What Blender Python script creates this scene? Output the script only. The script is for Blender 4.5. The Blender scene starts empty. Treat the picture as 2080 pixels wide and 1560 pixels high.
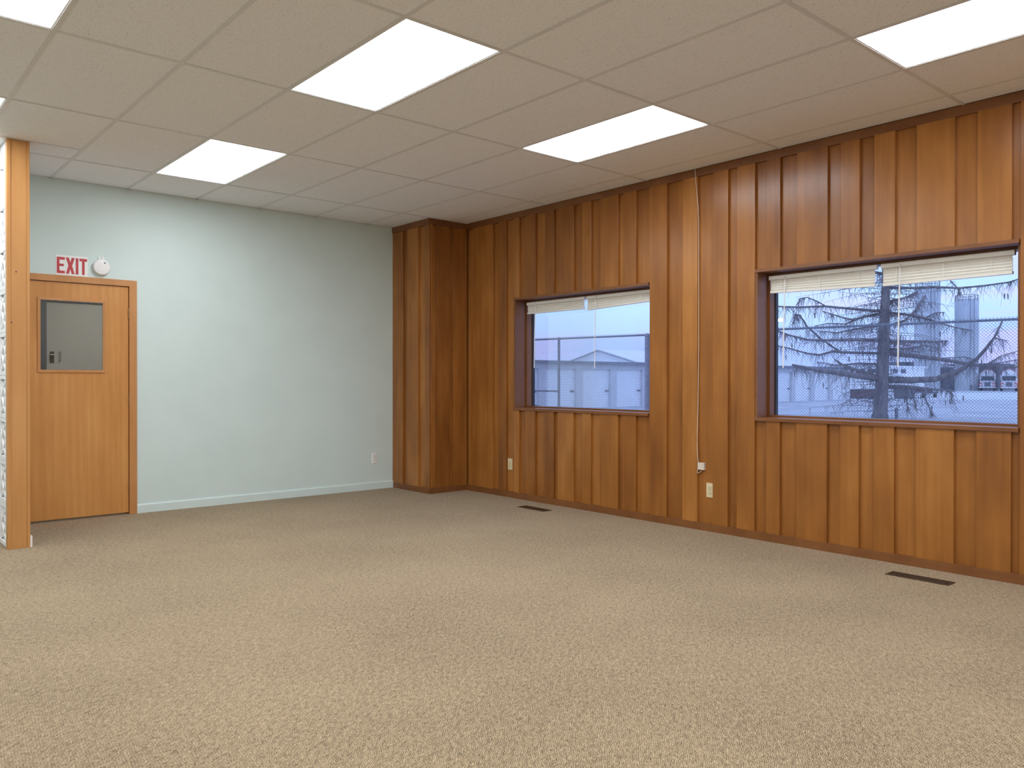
import bpy, math, random
from mathutils import Vector, Matrix
random.seed(7)
scene = bpy.context.scene
C = scene.collection

# ------------------------------------------------------------------ camera
YAW, PITCH, ROLL, FPX = 0.71223, -0.004833, 0.000929, 1624.86
fw = Vector((math.sin(YAW)*math.cos(PITCH), math.cos(YAW)*math.cos(PITCH), math.sin(PITCH)))
rt = Vector((math.cos(YAW), -math.sin(YAW), 0)); up = rt.cross(fw)
rt2 = math.cos(ROLL)*rt + math.sin(ROLL)*up
up2 = -math.sin(ROLL)*rt + math.cos(ROLL)*up
cam = bpy.data.cameras.new('camera'); camo = bpy.data.objects.new('camera', cam); C.objects.link(camo)
M = Matrix((( rt2.x, up2.x, -fw.x, 0), (rt2.y, up2.y, -fw.y, 0), (rt2.z, up2.z, -fw.z, 1.2121), (0, 0, 0, 1)))
camo.matrix_world = M
cam.sensor_fit = 'HORIZONTAL'; cam.sensor_width = 36.0; cam.lens = FPX/2080*36.0
cam.clip_start = 0.05; cam.clip_end = 2000
scene.camera = camo

# ------------------------------------------------------------------ view
vs = scene.view_settings
vs.view_transform = 'Standard'; vs.look = 'None'; vs.gamma = 1.0; vs.exposure = 0.10; vs.use_curve_mapping = False
LAMP = 10.4            # radiance of the ceiling light lenses
SKY = 1.75
scene.cycles.adaptive_threshold = 0.03; scene.cycles.adaptive_min_samples = 16   # less time on clean pixels
scene.cycles.caustics_reflective = False; scene.cycles.caustics_refractive = False; scene.cycles.max_bounces = 8; scene.cycles.diffuse_bounces = 5

# ------------------------------------------------------------------ dusk sky
w = bpy.data.worlds.new('dusk_sky'); scene.world = w; w.use_nodes = True
nt = w.node_tree; nt.nodes.clear()
def N(nt, t, **k):
    n = nt.nodes.new(t)
    for a, b in k.items(): setattr(n, a, b)
    return n
tc = N(nt, 'ShaderNodeTexCoord'); sep = N(nt, 'ShaderNodeSeparateXYZ')
nt.links.new(tc.outputs['Generated'], sep.inputs[0])
rmp = N(nt, 'ShaderNodeValToRGB'); cr = rmp.color_ramp
cr.elements[0].position = 0.0; cr.elements[0].color = (0.31, 0.42, 0.85, 1)
cr.elements[1].position = 1.0; cr.elements[1].color = (0.38, 0.54, 0.95, 1)
for pos, col in ((0.04, (0.29, 0.405, 0.80, 1)), (0.09, (0.335, 0.50, 0.82, 1)), (0.22, (0.32, 0.49, 0.87, 1))):
    e = cr.elements.new(pos); e.color = col
nt.links.new(sep.outputs['Z'], rmp.inputs[0])
mp = N(nt, 'ShaderNodeMapping'); mp.inputs['Scale'].default_value = (2.2, 2.2, 16.0)
nt.links.new(tc.outputs['Generated'], mp.inputs[0])
nz = N(nt, 'ShaderNodeTexNoise'); nz.inputs['Scale'].default_value = 1.6; nz.inputs['Detail'].default_value = 5
nt.links.new(mp.outputs[0], nz.inputs['Vector'])
cl = N(nt, 'ShaderNodeValToRGB'); cl.color_ramp.elements[0].position = 0.46; cl.color_ramp.elements[1].position = 0.66
cl.color_ramp.elements[1].color = (0.75, 0.75, 0.75, 1)
nt.links.new(nz.outputs['Fac'], cl.inputs[0])
mx = N(nt, 'ShaderNodeMix', data_type='RGBA'); nt.links.new(cl.outputs[0], mx.inputs['Factor'])
nt.links.new(rmp.outputs[0], mx.inputs['A']); mx.inputs['B'].default_value = (0.46, 0.42, 0.78, 1)
bg = N(nt, 'ShaderNodeBackground'); bg.inputs['Strength'].default_value = SKY
nt.links.new(mx.outputs['Result'], bg.inputs['Color'])
wo = N(nt, 'ShaderNodeOutputWorld'); nt.links.new(bg.outputs[0], wo.inputs[0])

# ------------------------------------------------------------------ materials
def newmat(name):
    m = bpy.data.materials.new(name); m.use_nodes = True
    nt = m.node_tree; nt.nodes.clear()
    out = N(nt, 'ShaderNodeOutputMaterial'); b = N(nt, 'ShaderNodeBsdfPrincipled')
    nt.links.new(b.outputs[0], out.inputs[0])
    return m, nt, b
def ramp(nt, stops):
    r = N(nt, 'ShaderNodeValToRGB'); els = r.color_ramp.elements
    els[0].position, els[0].color = stops[0][0], (*stops[0][1], 1)
    els[1].position, els[1].color = stops[-1][0], (*stops[-1][1], 1)
    for p, c in stops[1:-1]:
        e = els.new(p); e.color = (*c, 1)
    return r
def coords(nt, scale=(1, 1, 1), jitter=True):
    g = N(nt, 'ShaderNodeNewGeometry'); m = N(nt, 'ShaderNodeMapping'); m.inputs['Scale'].default_value = scale
    if jitter:
        oi = N(nt, 'ShaderNodeObjectInfo'); mu = N(nt, 'ShaderNodeMath', operation='MULTIPLY'); mu.inputs[1].default_value = 37.0
        nt.links.new(oi.outputs['Random'], mu.inputs[0])
        ad = N(nt, 'ShaderNodeVectorMath', operation='ADD')
        nt.links.new(g.outputs['Position'], ad.inputs[0]); nt.links.new(mu.outputs[0], ad.inputs[1])
        nt.links.new(ad.outputs[0], m.inputs[0])
    else:
        nt.links.new(g.outputs['Position'], m.inputs[0])
    return m
def pmat(name, c1, c2, scale=8.0, rough=0.6, bump=0.0, stretch=(1, 1, 1), detail=3, lo=0.35, hi=0.65, metal=0.0, spec=0.5, bscale=None, bdist=0.002):
    m, nt, b = newmat(name)
    co = coords(nt, stretch)
    n = N(nt, 'ShaderNodeTexNoise'); n.inputs['Scale'].default_value = scale; n.inputs['Detail'].default_value = detail
    nt.links.new(co.outputs[0], n.inputs['Vector'])
    r = ramp(nt, [(lo, c1), (hi, c2)]); nt.links.new(n.outputs['Fac'], r.inputs[0])
    nt.links.new(r.outputs[0], b.inputs['Base Color'])
    b.inputs['Roughness'].default_value = rough; b.inputs['Metallic'].default_value = metal
    b.inputs['Specular IOR Level'].default_value = spec
    if bump:
        n2 = n
        if bscale:
            n2 = N(nt, 'ShaderNodeTexNoise'); n2.inputs['Scale'].default_value = bscale; n2.inputs['Detail'].default_value = 2
            nt.links.new(co.outputs[0], n2.inputs['Vector'])
        bp = N(nt, 'ShaderNodeBump'); bp.inputs['Strength'].default_value = bump; bp.inputs['Distance'].default_value = bdist
        nt.links.new(n2.outputs['Fac'], bp.inputs['Height']); nt.links.new(bp.outputs[0], b.inputs['Normal'])
    return m
def wood(name, dark, mid, light, rough=0.36, grain=(14, 14, 0.7), var=0.5, spec=0.5, ring=0.0):
    """stained boards: tone differs from board to board, long streaky grain, a few blotches"""
    m, nt, b = newmat(name)
    co = coords(nt, grain)
    n = N(nt, 'ShaderNodeTexNoise'); n.inputs['Scale'].default_value = 2.6; n.inputs['Detail'].default_value = 6; n.inputs['Distortion'].default_value = 0.5
    nt.links.new(co.outputs[0], n.inputs['Vector'])
    co2 = coords(nt, (3.0, 3.0, 0.9))
    n2 = N(nt, 'ShaderNodeTexNoise'); n2.inputs['Scale'].default_value = 1.7; n2.inputs['Detail'].default_value = 3
    nt.links.new(co2.outputs[0], n2.inputs['Vector'])
    oi = N(nt, 'ShaderNodeObjectInfo')
    def math_(op, a, bb):
        q = N(nt, 'ShaderNodeMath', operation=op)
        for k, v in ((0, a), (1, bb)):
            if isinstance(v, (int, float)): q.inputs[k].default_value = v
            else: nt.links.new(v, q.inputs[k])
        return q.outputs[0]
    t = math_('ADD', math_('MULTIPLY', n.outputs['Fac'], 0.36), math_('MULTIPLY', n2.outputs['Fac'], 0.72))
    t = math_('ADD', t, math_('MULTIPLY', math_('SUBTRACT', oi.outputs['Random'], 0.5), var))
    if ring:
        wv = N(nt, 'ShaderNodeTexWave'); wv.wave_type = 'BANDS'; wv.bands_direction = 'X'
        wv.inputs['Scale'].default_value = 0.55; wv.inputs['Distortion'].default_value = 14; wv.inputs['Detail'].default_value = 2; wv.inputs['Detail Scale'].default_value = 0.5
        co3 = coords(nt, (9, 9, 0.55)); nt.links.new(co3.outputs[0], wv.inputs['Vector'])
        t = math_('ADD', t, math_('MULTIPLY', math_('SUBTRACT', wv.outputs['Fac'], 0.5), ring))
    r = ramp(nt, [(0.22, dark), (0.55, mid), (0.86, light)]); nt.links.new(t, r.inputs[0])
    nt.links.new(r.outputs[0], b.inputs['Base Color'])
    b.inputs['Roughness'].default_value = rough; b.inputs['Specular IOR Level'].default_value = spec
    b.inputs['Coat Weight'].default_value = 0.0
    bp = N(nt, 'ShaderNodeBump'); bp.inputs['Strength'].default_value = 0.12; bp.inputs['Distance'].default_value = 0.002
    nt.links.new(n.outputs['Fac'], bp.inputs['Height']); nt.links.new(bp.outputs[0], b.inputs['Normal'])
    return m

PANEL = wood('stained_panelling', (0.205, 0.070, 0.015), (0.345, 0.132, 0.027), (0.49, 0.208, 0.049), rough=0.27, var=0.30, spec=0.42, grain=(9, 9, 0.35))
TRIMW = wood('stained_trim', (0.155, 0.054, 0.016), (0.215, 0.080, 0.023), (0.28, 0.115, 0.036), rough=0.38, var=0.1, grain=(14, 0.7, 14))
OAK = wood('oak_veneer', (0.52, 0.215, 0.048), (0.63, 0.285, 0.073), (0.72, 0.37, 0.115), rough=0.42, var=0.0, ring=0.10, grain=(20, 20, 0.8))
OAKF = wood('oak_casing', (0.48, 0.200, 0.060), (0.58, 0.265, 0.085), (0.68, 0.34, 0.13), rough=0.42, var=0.12, grain=(20, 20, 1.0))
PINE = wood('pine_post', (0.48, 0.215, 0.058), (0.57, 0.272, 0.082), (0.65, 0.34, 0.12), rough=0.45, var=0.12, grain=(9, 9, 0.5))
GREEN = pmat('sage_paint', (0.665, 0.785, 0.755), (0.69, 0.81, 0.78), scale=3, rough=0.62, bump=0.12, bscale=260, spec=0.35, bdist=0.0008)
GREENTRIM = pmat('sage_gloss_paint', (0.67, 0.79, 0.76), (0.71, 0.83, 0.80), scale=5, rough=0.45)
WHITEWALL = pmat('white_paint', (0.84, 0.87, 0.88), (0.87, 0.90, 0.91), scale=4, rough=0.6, bump=0.1, bscale=200, bdist=0.0008)
GREYWALL = pmat('grey_paint', (0.50, 0.49, 0.47), (0.54, 0.53, 0.51), scale=3, rough=0.6)
BLOCKW = pmat('white_block_paint', (0.88, 0.87, 0.86), (0.92, 0.91, 0.90), scale=20, rough=0.55, bump=0.2, bscale=120)
WPLAST = pmat('white_plastic', (0.86, 0.855, 0.84), (0.90, 0.895, 0.88), scale=9, rough=0.35)
ALMOND = pmat('almond_plastic', (0.72, 0.61, 0.37), (0.78, 0.67, 0.42), scale=9, rough=0.35)
IVORY = pmat('ivory_plastic', (0.72, 0.63, 0.52), (0.78, 0.69, 0.58), scale=9, rough=0.4)
BLIND = pmat('blind_vinyl', (0.80, 0.78, 0.72), (0.84, 0.82, 0.76), scale=6, rough=0.4)
SLOT = pmat('dark_slot', (0.035, 0.03, 0.026), (0.05, 0.042, 0.036), rough=0.7)
RED = pmat('sign_red', (0.50, 0.035, 0.045), (0.56, 0.05, 0.06), scale=14, rough=0.4)
SIGNW = pmat('sign_white', (0.88, 0.875, 0.86), (0.92, 0.915, 0.90), scale=10, rough=0.4)
BRASS = pmat('aged_brass', (0.36, 0.25, 0.12), (0.46, 0.34, 0.18), scale=30, rough=0.35, metal=0.9)
STEEL = pmat('satin_steel', (0.26, 0.24, 0.22), (0.34, 0.32, 0.29), scale=30, rough=0.3, metal=0.9)
BROWNMETAL = pmat('brown_register', (0.060, 0.035, 0.018), (0.085, 0.050, 0.026), scale=20, rough=0.45)
BLACKFR = pmat('dark_window_frame', (0.018, 0.018, 0.022), (0.03, 0.03, 0.034), scale=10, rough=0.45)
TEE = pmat('painted_tee', (0.70, 0.71, 0.71), (0.74, 0.75, 0.75), scale=5, rough=0.5)
# ceiling tile: mineral fibre with pin holes
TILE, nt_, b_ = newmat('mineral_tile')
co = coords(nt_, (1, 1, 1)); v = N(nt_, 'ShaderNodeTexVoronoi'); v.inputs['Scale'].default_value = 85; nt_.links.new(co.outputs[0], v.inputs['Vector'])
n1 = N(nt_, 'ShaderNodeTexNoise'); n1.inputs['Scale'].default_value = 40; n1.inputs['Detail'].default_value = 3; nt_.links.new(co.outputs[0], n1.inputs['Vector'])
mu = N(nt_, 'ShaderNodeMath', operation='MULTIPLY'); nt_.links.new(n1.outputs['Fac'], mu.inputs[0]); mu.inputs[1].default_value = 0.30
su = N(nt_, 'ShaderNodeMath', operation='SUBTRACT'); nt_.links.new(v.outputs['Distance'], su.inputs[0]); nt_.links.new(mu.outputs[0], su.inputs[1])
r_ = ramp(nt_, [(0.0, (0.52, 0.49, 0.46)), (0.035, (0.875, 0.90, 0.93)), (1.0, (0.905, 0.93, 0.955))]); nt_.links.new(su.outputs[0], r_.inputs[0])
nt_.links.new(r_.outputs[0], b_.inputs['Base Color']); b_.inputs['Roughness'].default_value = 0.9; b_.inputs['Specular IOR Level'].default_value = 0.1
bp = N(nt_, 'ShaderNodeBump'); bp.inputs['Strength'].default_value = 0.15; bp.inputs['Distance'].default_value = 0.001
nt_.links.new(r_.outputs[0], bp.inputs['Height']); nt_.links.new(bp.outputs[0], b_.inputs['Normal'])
# loop carpet: rows of beige loops with brown flecks
CARPET, nt_, b_ = newmat('loop_carpet')
co = coords(nt_, (1, 1, 1), jitter=False)
# rows of loops run diagonally across the room; every loop is a little off
mp0 = N(nt_, 'ShaderNodeMapping'); mp0.inputs['Rotation'].default_value = (0, 0, math.radians(-41)); nt_.links.new(co.outputs[0], mp0.inputs[0])
def mth(nt, op, a, b):
    q = N(nt, 'ShaderNodeMath', operation=op)
    for k, vv in ((0, a), (1, b)):
        if isinstance(vv, (int, float)): q.inputs[k].default_value = vv
        else: nt.links.new(vv, q.inputs[k])
    return q.outputs[0]
nd = N(nt_, 'ShaderNodeTexNoise'); nd.inputs['Scale'].default_value = 60; nd.inputs['Detail'].default_value = 2; nt_.links.new(mp0.outputs[0], nd.inputs['Vector'])
sc_ = N(nt_, 'ShaderNodeVectorMath', operation='SCALE'); sc_.inputs['Scale'].default_value = 0.016; nt_.links.new(nd.outputs['Color'], sc_.inputs[0])
ad_ = N(nt_, 'ShaderNodeVectorMath', operation='ADD'); nt_.links.new(mp0.outputs[0], ad_.inputs[0]); nt_.links.new(sc_.outputs[0], ad_.inputs[1])
bk = N(nt_, 'ShaderNodeTexBrick'); nt_.links.new(ad_.outputs[0], bk.inputs['Vector'])
bk.inputs['Scale'].default_value = 1.0; bk.inputs['Brick Width'].default_value = 0.0135; bk.inputs['Row Height'].default_value = 0.0062
bk.inputs['Mortar Size'].default_value = 0.0015; bk.inputs['Mortar Smooth'].default_value = 0.8; bk.offset = 0.5
bk.inputs['Color1'].default_value = (1, 1, 1, 1); bk.inputs['Color2'].default_value = (0.62, 0.62, 0.62, 1); bk.inputs['Mortar'].default_value = (0.18, 0.18, 0.18, 1)
n1 = N(nt_, 'ShaderNodeTexNoise'); n1.inputs['Scale'].default_value = 150; n1.inputs['Detail'].default_value = 3; n1.inputs['Roughness'].default_value = 0.7; nt_.links.new(mp0.outputs[0], n1.inputs['Vector'])
n2 = N(nt_, 'ShaderNodeTexNoise'); n2.inputs['Scale'].default_value = 1.1; n2.inputs['Detail'].default_value = 3; nt_.links.new(co.outputs[0], n2.inputs['Vector'])
n3 = N(nt_, 'ShaderNodeTexNoise'); n3.inputs['Scale'].default_value = 62; n3.inputs['Detail'].default_value = 3; n3.inputs['Roughness'].default_value = 0.75; mp3 = N(nt_, 'ShaderNodeMapping'); mp3.inputs['Scale'].default_value = (0.55, 1.0, 1.0); nt_.links.new(mp0.outputs[0], mp3.inputs[0]); nt_.links.new(mp3.outputs[0], n3.inputs['Vector'])
t = mth(nt_, 'ADD', mth(nt_, 'MULTIPLY', bk.outputs['Color'], 0.30), mth(nt_, 'MULTIPLY', n1.outputs['Fac'], 0.34))
t = mth(nt_, 'ADD', t, mth(nt_, 'MULTIPLY', n3.outputs['Fac'], 0.34))
t = mth(nt_, 'ADD', t, mth(nt_, 'MULTIPLY', n2.outputs['Fac'], 0.10))
r_ = ramp(nt_, [(0.40, (0.060, 0.038, 0.019)), (0.51, (0.250, 0.183, 0.104)), (0.61, (0.40, 0.300, 0.177)), (0.76, (0.56, 0.435, 0.268))]); nt_.links.new(t, r_.inputs[0])
nt_.links.new(r_.outputs[0], b_.inputs['Base Color']); b_.inputs['Roughness'].default_value = 0.95; b_.inputs['Specular IOR Level'].default_value = 0.05
b_.inputs['Sheen Weight'].default_value = 0.15
bp = N(nt_, 'ShaderNodeBump'); bp.inputs['Strength'].default_value = 0.7; bp.inputs['Distance'].default_value = 0.004
nt_.links.new(t, bp.inputs['Height']); nt_.links.new(bp.outputs[0], b_.inputs['Normal'])
# light lens
def emat(name, col, s):
    m = bpy.data.materials.new(name); m.use_nodes = True; nt = m.node_tree; nt.nodes.clear()
    o = N(nt, 'ShaderNodeOutputMaterial'); e = N(nt, 'ShaderNodeEmission'); e.inputs[0].default_value = (*col, 1); e.inputs[1].default_value = s
    nt.links.new(e.outputs[0], o.inputs[0]); return m
LENS = emat('lit_acrylic_lens', (0.955, 1.0, 1.07), LAMP)
FILL_LENS = emat('fill_lamp_lens', (1.0, 0.95, 0.88), 62)  # glow of the fill lamp added behind the door glass
YARDLAMP = emat('yard_lamp_lens', (1.0, 0.80, 0.55), 60); YARDLAMP.cycles.emission_sampling = 'NONE'
def glassmat(name, tint, refl):
    m = bpy.data.materials.new(name); m.use_nodes = True; nt = m.node_tree; nt.nodes.clear()
    o = N(nt, 'ShaderNodeOutputMaterial'); mxs = N(nt, 'ShaderNodeMixShader')
    tr = N(nt, 'ShaderNodeBsdfTransparent'); tr.inputs[0].default_value = (*tint, 1)
    gl = N(nt, 'ShaderNodeBsdfGlossy'); gl.inputs['Roughness'].default_value = 0.02
    fr = N(nt, 'ShaderNodeFresnel'); fr.inputs[0].default_value = 1.45
    mm = N(nt, 'ShaderNodeMath', operation='MULTIPLY'); nt.links.new(fr.outputs[0], mm.inputs[0]); mm.inputs[1].default_value = refl
    nt.links.new(mm.outputs[0], mxs.inputs[0]); nt.links.new(tr.outputs[0], mxs.inputs[1]); nt.links.new(gl.outputs[0], mxs.inputs[2])
    nt.links.new(mxs.outputs[0], o.inputs[0]); return m
GLASS = glassmat('window_glass', (0.97, 0.985, 0.99), 0.28)
DGLASS = glassmat('door_glass', (0.90, 0.91, 0.90), 0.5)
# outdoors
SNOW = pmat('snow', (0.88, 0.90, 0.92), (0.94, 0.95, 0.96), scale=0.6, rough=0.8)
PACKED = pmat('packed_snow', (0.58, 0.62, 0.66), (0.70, 0.74, 0.77), scale=0.3, rough=0.9, detail=6)
YARD = pmat('frosted_gravel', (0.42, 0.44, 0.48), (0.56, 0.58, 0.62), scale=0.5, rough=0.95, detail=8)
SIDING = pmat('pale_siding', (0.62, 0.63, 0.65), (0.68, 0.69, 0.71), scale=2, rough=0.5)
ROOFM = pmat('grey_metal_roof', (0.17, 0.19, 0.23), (0.25, 0.27, 0.31), scale=3, rough=0.5)
DOORW = pmat('white_rollup_steel', (0.93, 0.94, 0.95), (0.96, 0.97, 0.98), scale=2, rough=0.45)
GALV = pmat('galvanised_steel', (0.20, 0.21, 0.24), (0.28, 0.29, 0.32), scale=20, rough=0.5, metal=0.1)
BARK = pmat('larch_bark', (0.16, 0.14, 0.14), (0.29, 0.25, 0.24), scale=3, rough=0.9, stretch=(2, 2, 0.5), bump=0.6, bdist=0.02)
TWIG = pmat('twig_bark', (0.18, 0.15, 0.155), (0.27, 0.235, 0.24), scale=3, rough=0.9)
CONC = pmat('silo_concrete', (0.50, 0.54, 0.56), (0.60, 0.63, 0.65), scale=0.25, rough=0.85)
PLANT = pmat('dark_plant_steel', (0.11, 0.115, 0.14), (0.20, 0.21, 0.24), scale=0.5, rough=0.7)
RUST = pmat('dark_red_steel', (0.13, 0.075, 0.085), (0.19, 0.11, 0.12), scale=0.8, rough=0.7)
TRUCKW = pmat('truck_white', (0.70, 0.70, 0.72), (0.78, 0.78, 0.80), scale=1, rough=0.4)
TRUCKR = pmat('truck_red', (0.50, 0.10, 0.10), (0.58, 0.13, 0.12), scale=1, rough=0.4)
RUBBER = pmat('black_rubber', (0.02, 0.02, 0.022), (0.035, 0.035, 0.038), scale=5, rough=0.8)
DARKGLASS = pmat('dark_glazing', (0.05, 0.06, 0.075), (0.08, 0.09, 0.11), scale=1, rough=0.15)

# ------------------------------------------------------------------ mesh helpers
class MB:
    def __init__(s): s.v = []; s.f = []
    def box(s, x0, x1, y0, y1, z0, z1):
        b = len(s.v)
        s.v += [(x, y, z) for x in (x0, x1) for y in (y0, y1) for z in (z0, z1)]
        s.f += [tuple(b+i for i in q) for q in ((0, 1, 3, 2), (4, 6, 7, 5), (0, 4, 5, 1), (2, 3, 7, 6), (0, 2, 6, 4), (1, 5, 7, 3))]
        return s
    def prism(s, pts, axis, a, b):
        """closed polygon pts (2d) extruded along axis from a to b"""
        o = len(s.v); n = len(pts)
        def P(p, t): return {'x': (t, p[0], p[1]), 'y': (p[0], t, p[1]), 'z': (p[0], p[1], t)}[axis]
        s.v += [P(p, a) for p in pts] + [P(p, b) for p in pts]
        s.f.append(tuple(o+i for i in range(n))); s.f.append(tuple(o+n+i for i in reversed(range(n))))
        s.f += [(o+i, o+n+i, o+n+(i+1) % n, o+(i+1) % n) for i in range(n)]
        return s
    def tube(s, pts, sides=6, caps=True):
        """pts: (x, y, z, r) polyline"""
        o = len(s.v); n = len(pts)
        P = [Vector(p[:3]) for p in pts]
        prev = None
        for i in range(n):
            d = (P[min(i+1, n-1)] - P[max(i-1, 0)]).normalized()
            if prev is None:
                a = d.orthogonal().normalized()
            else:
                a = (prev - d*prev.dot(d))
                a = a.normalized() if a.length > 1e-6 else d.orthogonal().normalized()
            prev = a; b = d.cross(a)
            for k in range(sides):
                t = 2*math.pi*k/sides
                s.v.append(tuple(P[i] + pts[i][3]*(math.cos(t)*a + math.sin(t)*b)))
        for i in range(n-1):
            for k in range(sides):
                s.f.append((o+i*sides+k, o+i*sides+(k+1) % sides, o+(i+1)*sides+(k+1) % sides, o+(i+1)*sides+k))
        if caps:
            s.f.append(tuple(o+k for k in reversed(range(sides)))); s.f.append(tuple(o+(n-1)*sides+k for k in range(sides)))
        return s
    def lathe(s, prof, centre, axis=(0, 0, 1), sides=24):
        """prof: (radius, height along axis)"""
        d = Vector(axis).normalized(); a = d.orthogonal().normalized(); b = d.cross(a); c = Vector(centre); o = len(s.v); n = len(prof)
        for r, h in prof:
            for k in range(sides):
                t = 2*math.pi*k/sides
                s.v.append(tuple(c + d*h + r*(math.cos(t)*a + math.sin(t)*b)))
        for i in range(n-1):
            for k in range(sides):
                s.f.append((o+i*sides+k, o+i*sides+(k+1) % sides, o+(i+1)*sides+(k+1) % sides, o+(i+1)*sides+k))
        s.f.append(tuple(o+k for k in reversed(range(sides)))); s.f.append(tuple(o+(n-1)*sides+k for k in range(sides)))
        return s
    def build(s, name, mat, parent=None, origin=None, smooth=False, kind=None, label=None):
        if origin is None:
            xs = [p[0] for p in s.v]; ys = [p[1] for p in s.v]; zs = [p[2] for p in s.v]
            origin = ((min(xs)+max(xs))/2, (min(ys)+max(ys))/2, min(zs))
        ox, oy, oz = origin
        me = bpy.data.meshes.new(name); me.from_pydata([(x-ox, y-oy, z-oz) for x, y, z in s.v], [], s.f)
        me.update()
        import bmesh
        bm = bmesh.new(); bm.from_mesh(me); bmesh.ops.recalc_face_normals(bm, faces=bm.faces); bm.to_mesh(me); bm.free()
        if smooth: me.polygons.foreach_set('use_smooth', [True]*len(me.polygons))
        me.materials.append(mat)
        o = bpy.data.objects.new(name, me); C.objects.link(o); put(o, origin, parent)
        if kind: o['kind'] = kind
        if label: o['label'] = label
        return o
def wpos(o):
    p = Vector((0, 0, 0))
    while o is not None: p = p + o.location; o = o.parent
    return p
def put(o, loc, parent=None):
    if parent is not None:
        o.parent = parent; o.location = Vector(loc) - wpos(parent)
    else: o.location = loc
    return o
def empty(name, loc, label=None, cat=None, group=None, kind=None):
    o = bpy.data.objects.new(name, None); C.objects.link(o); o.location = loc; o.empty_display_size = 0.1
    return tag(o, label, cat, group, kind)
def tag(o, label=None, cat=None, group=None, kind=None):
    for k, v in (('label', label), ('category', cat), ('group', group), ('kind', kind)):
        if v: o[k] = v
    return o
def inst(src, name, loc, parent=None):
    o = src.copy(); C.objects.link(o); o.name = name; o.parent = None
    return put(o, loc, parent)
def bx(name, mat, parent, x0, x1, y0, y1, z0, z1, **k):
    return MB().box(x0, x1, y0, y1, z0, z1).build(name, mat, parent, **k)

# ------------------------------------------------------------------ room shell
XR, YB, H = 5.3835, 7.7212, 2.928
XL, YF = -3.395, -3.103
GX = [-0.3469 + 0.6096*i for i in range(-5, 10)]      # grid lines across the room, last is GX[14]
GY = [1.9383 + 1.2602*j for j in range(-4, 5)]        # rows
I0, J0 = 5, 4                                          # list index of grid line 0

floor = tag(bx('floor', CARPET, None, XL, 5.66, YF, 7.84, -0.12, 0.0), 'beige looped carpet with brown flecks covering the whole floor', 'floor', kind='structure')
wall_left = tag(bx('wall_left', WHITEWALL, None, XL-0.12, XL, YF, 7.84, 0, 3.2), 'painted wall on the left side of the room', 'wall', kind='structure')
wall_front = tag(bx('wall_front', WHITEWALL, None, XL-0.12, 5.66, YF-0.12, YF, 0, 3.2), 'painted wall behind the viewer', 'wall', kind='structure')

# back wall with the door opening (1.19..2.102 wide, 2.053 high)
mb = MB().box(XL, 1.17, YB, YB+0.12, 0, 3.2).box(2.122, 4.885, YB, YB+0.12, 0, 3.2).box(1.17, 2.122, YB, YB+0.12, 2.073, 3.2)
wall_back = tag(mb.build('wall_back', GREEN, None), 'pale sage green painted wall with the oak door', 'wall', kind='structure')
tag(MB().prism([(YB, 0), (YB-0.012, 0), (YB-0.012, 0.070), (YB-0.007, 0.080), (YB, 0.080)], 'x', 2.166, 4.8845).build('baseboard_back', GREENTRIM),
    'sage green painted baseboard along the back wall', 'baseboard', kind='structure')

# ceiling: slab, tees, tiles
ceiling = tag(bx('ceiling', WHITEWALL, None, XL-0.12, 5.66, YF-0.12, 7.84, 3.2, 3.3), 'suspended ceiling of speckled off-white tiles in a metal grid', 'ceiling', kind='structure')
LIGHTS = [(1, 1), (1, 3), (4, 1), (4, 3), (7, 1), (7, -1), (1, -1), (4, -1), (-2, -1), (-2, 1), (-2, 3), (1, -3), (4, -3), (7, -3)]
xl = GX + [XR]; yl = GY + [YB]
TZ = 2.9300
tile_meshes = {}
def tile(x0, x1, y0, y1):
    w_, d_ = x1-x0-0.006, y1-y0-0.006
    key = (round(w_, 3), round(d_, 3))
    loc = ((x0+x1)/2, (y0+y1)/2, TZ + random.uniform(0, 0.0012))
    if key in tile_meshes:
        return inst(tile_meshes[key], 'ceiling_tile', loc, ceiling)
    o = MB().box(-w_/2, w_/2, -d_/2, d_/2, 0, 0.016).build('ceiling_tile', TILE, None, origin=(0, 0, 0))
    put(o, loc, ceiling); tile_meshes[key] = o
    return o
CH_X, CH_Y = 4.885, 7.0      # chase in the far right corner
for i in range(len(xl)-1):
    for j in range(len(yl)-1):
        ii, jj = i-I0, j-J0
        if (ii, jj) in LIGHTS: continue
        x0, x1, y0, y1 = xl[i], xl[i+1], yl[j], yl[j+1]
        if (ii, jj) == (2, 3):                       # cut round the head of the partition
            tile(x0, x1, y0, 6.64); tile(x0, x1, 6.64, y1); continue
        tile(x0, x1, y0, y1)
for gx in GX[1:]:
    MB().prism([(gx-0.012, 2.9300), (gx-0.012, 2.9275), (gx+0.012, 2.9275), (gx+0.012, 2.9300)], 'y', YF, YB).build('main_tee', TEE, ceiling)
for gy in GY[1:]:
    MB().prism([(gy-0.012, 2.9302), (gy-0.012, 2.9278), (gy+0.012, 2.9278), (gy+0.012, 2.9302)], 'x', XL, XR).build('cross_tee', TEE, ceiling)
bx('cross_tee', TEE, ceiling, GX[I0+2], GX[I0+3], 6.628, 6.652, 2.9278, 2.9302)
bx('wall_angle', TEE, ceiling, XL, CH_X, YB-0.020, YB, 2.9275, 2.9300)

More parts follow.
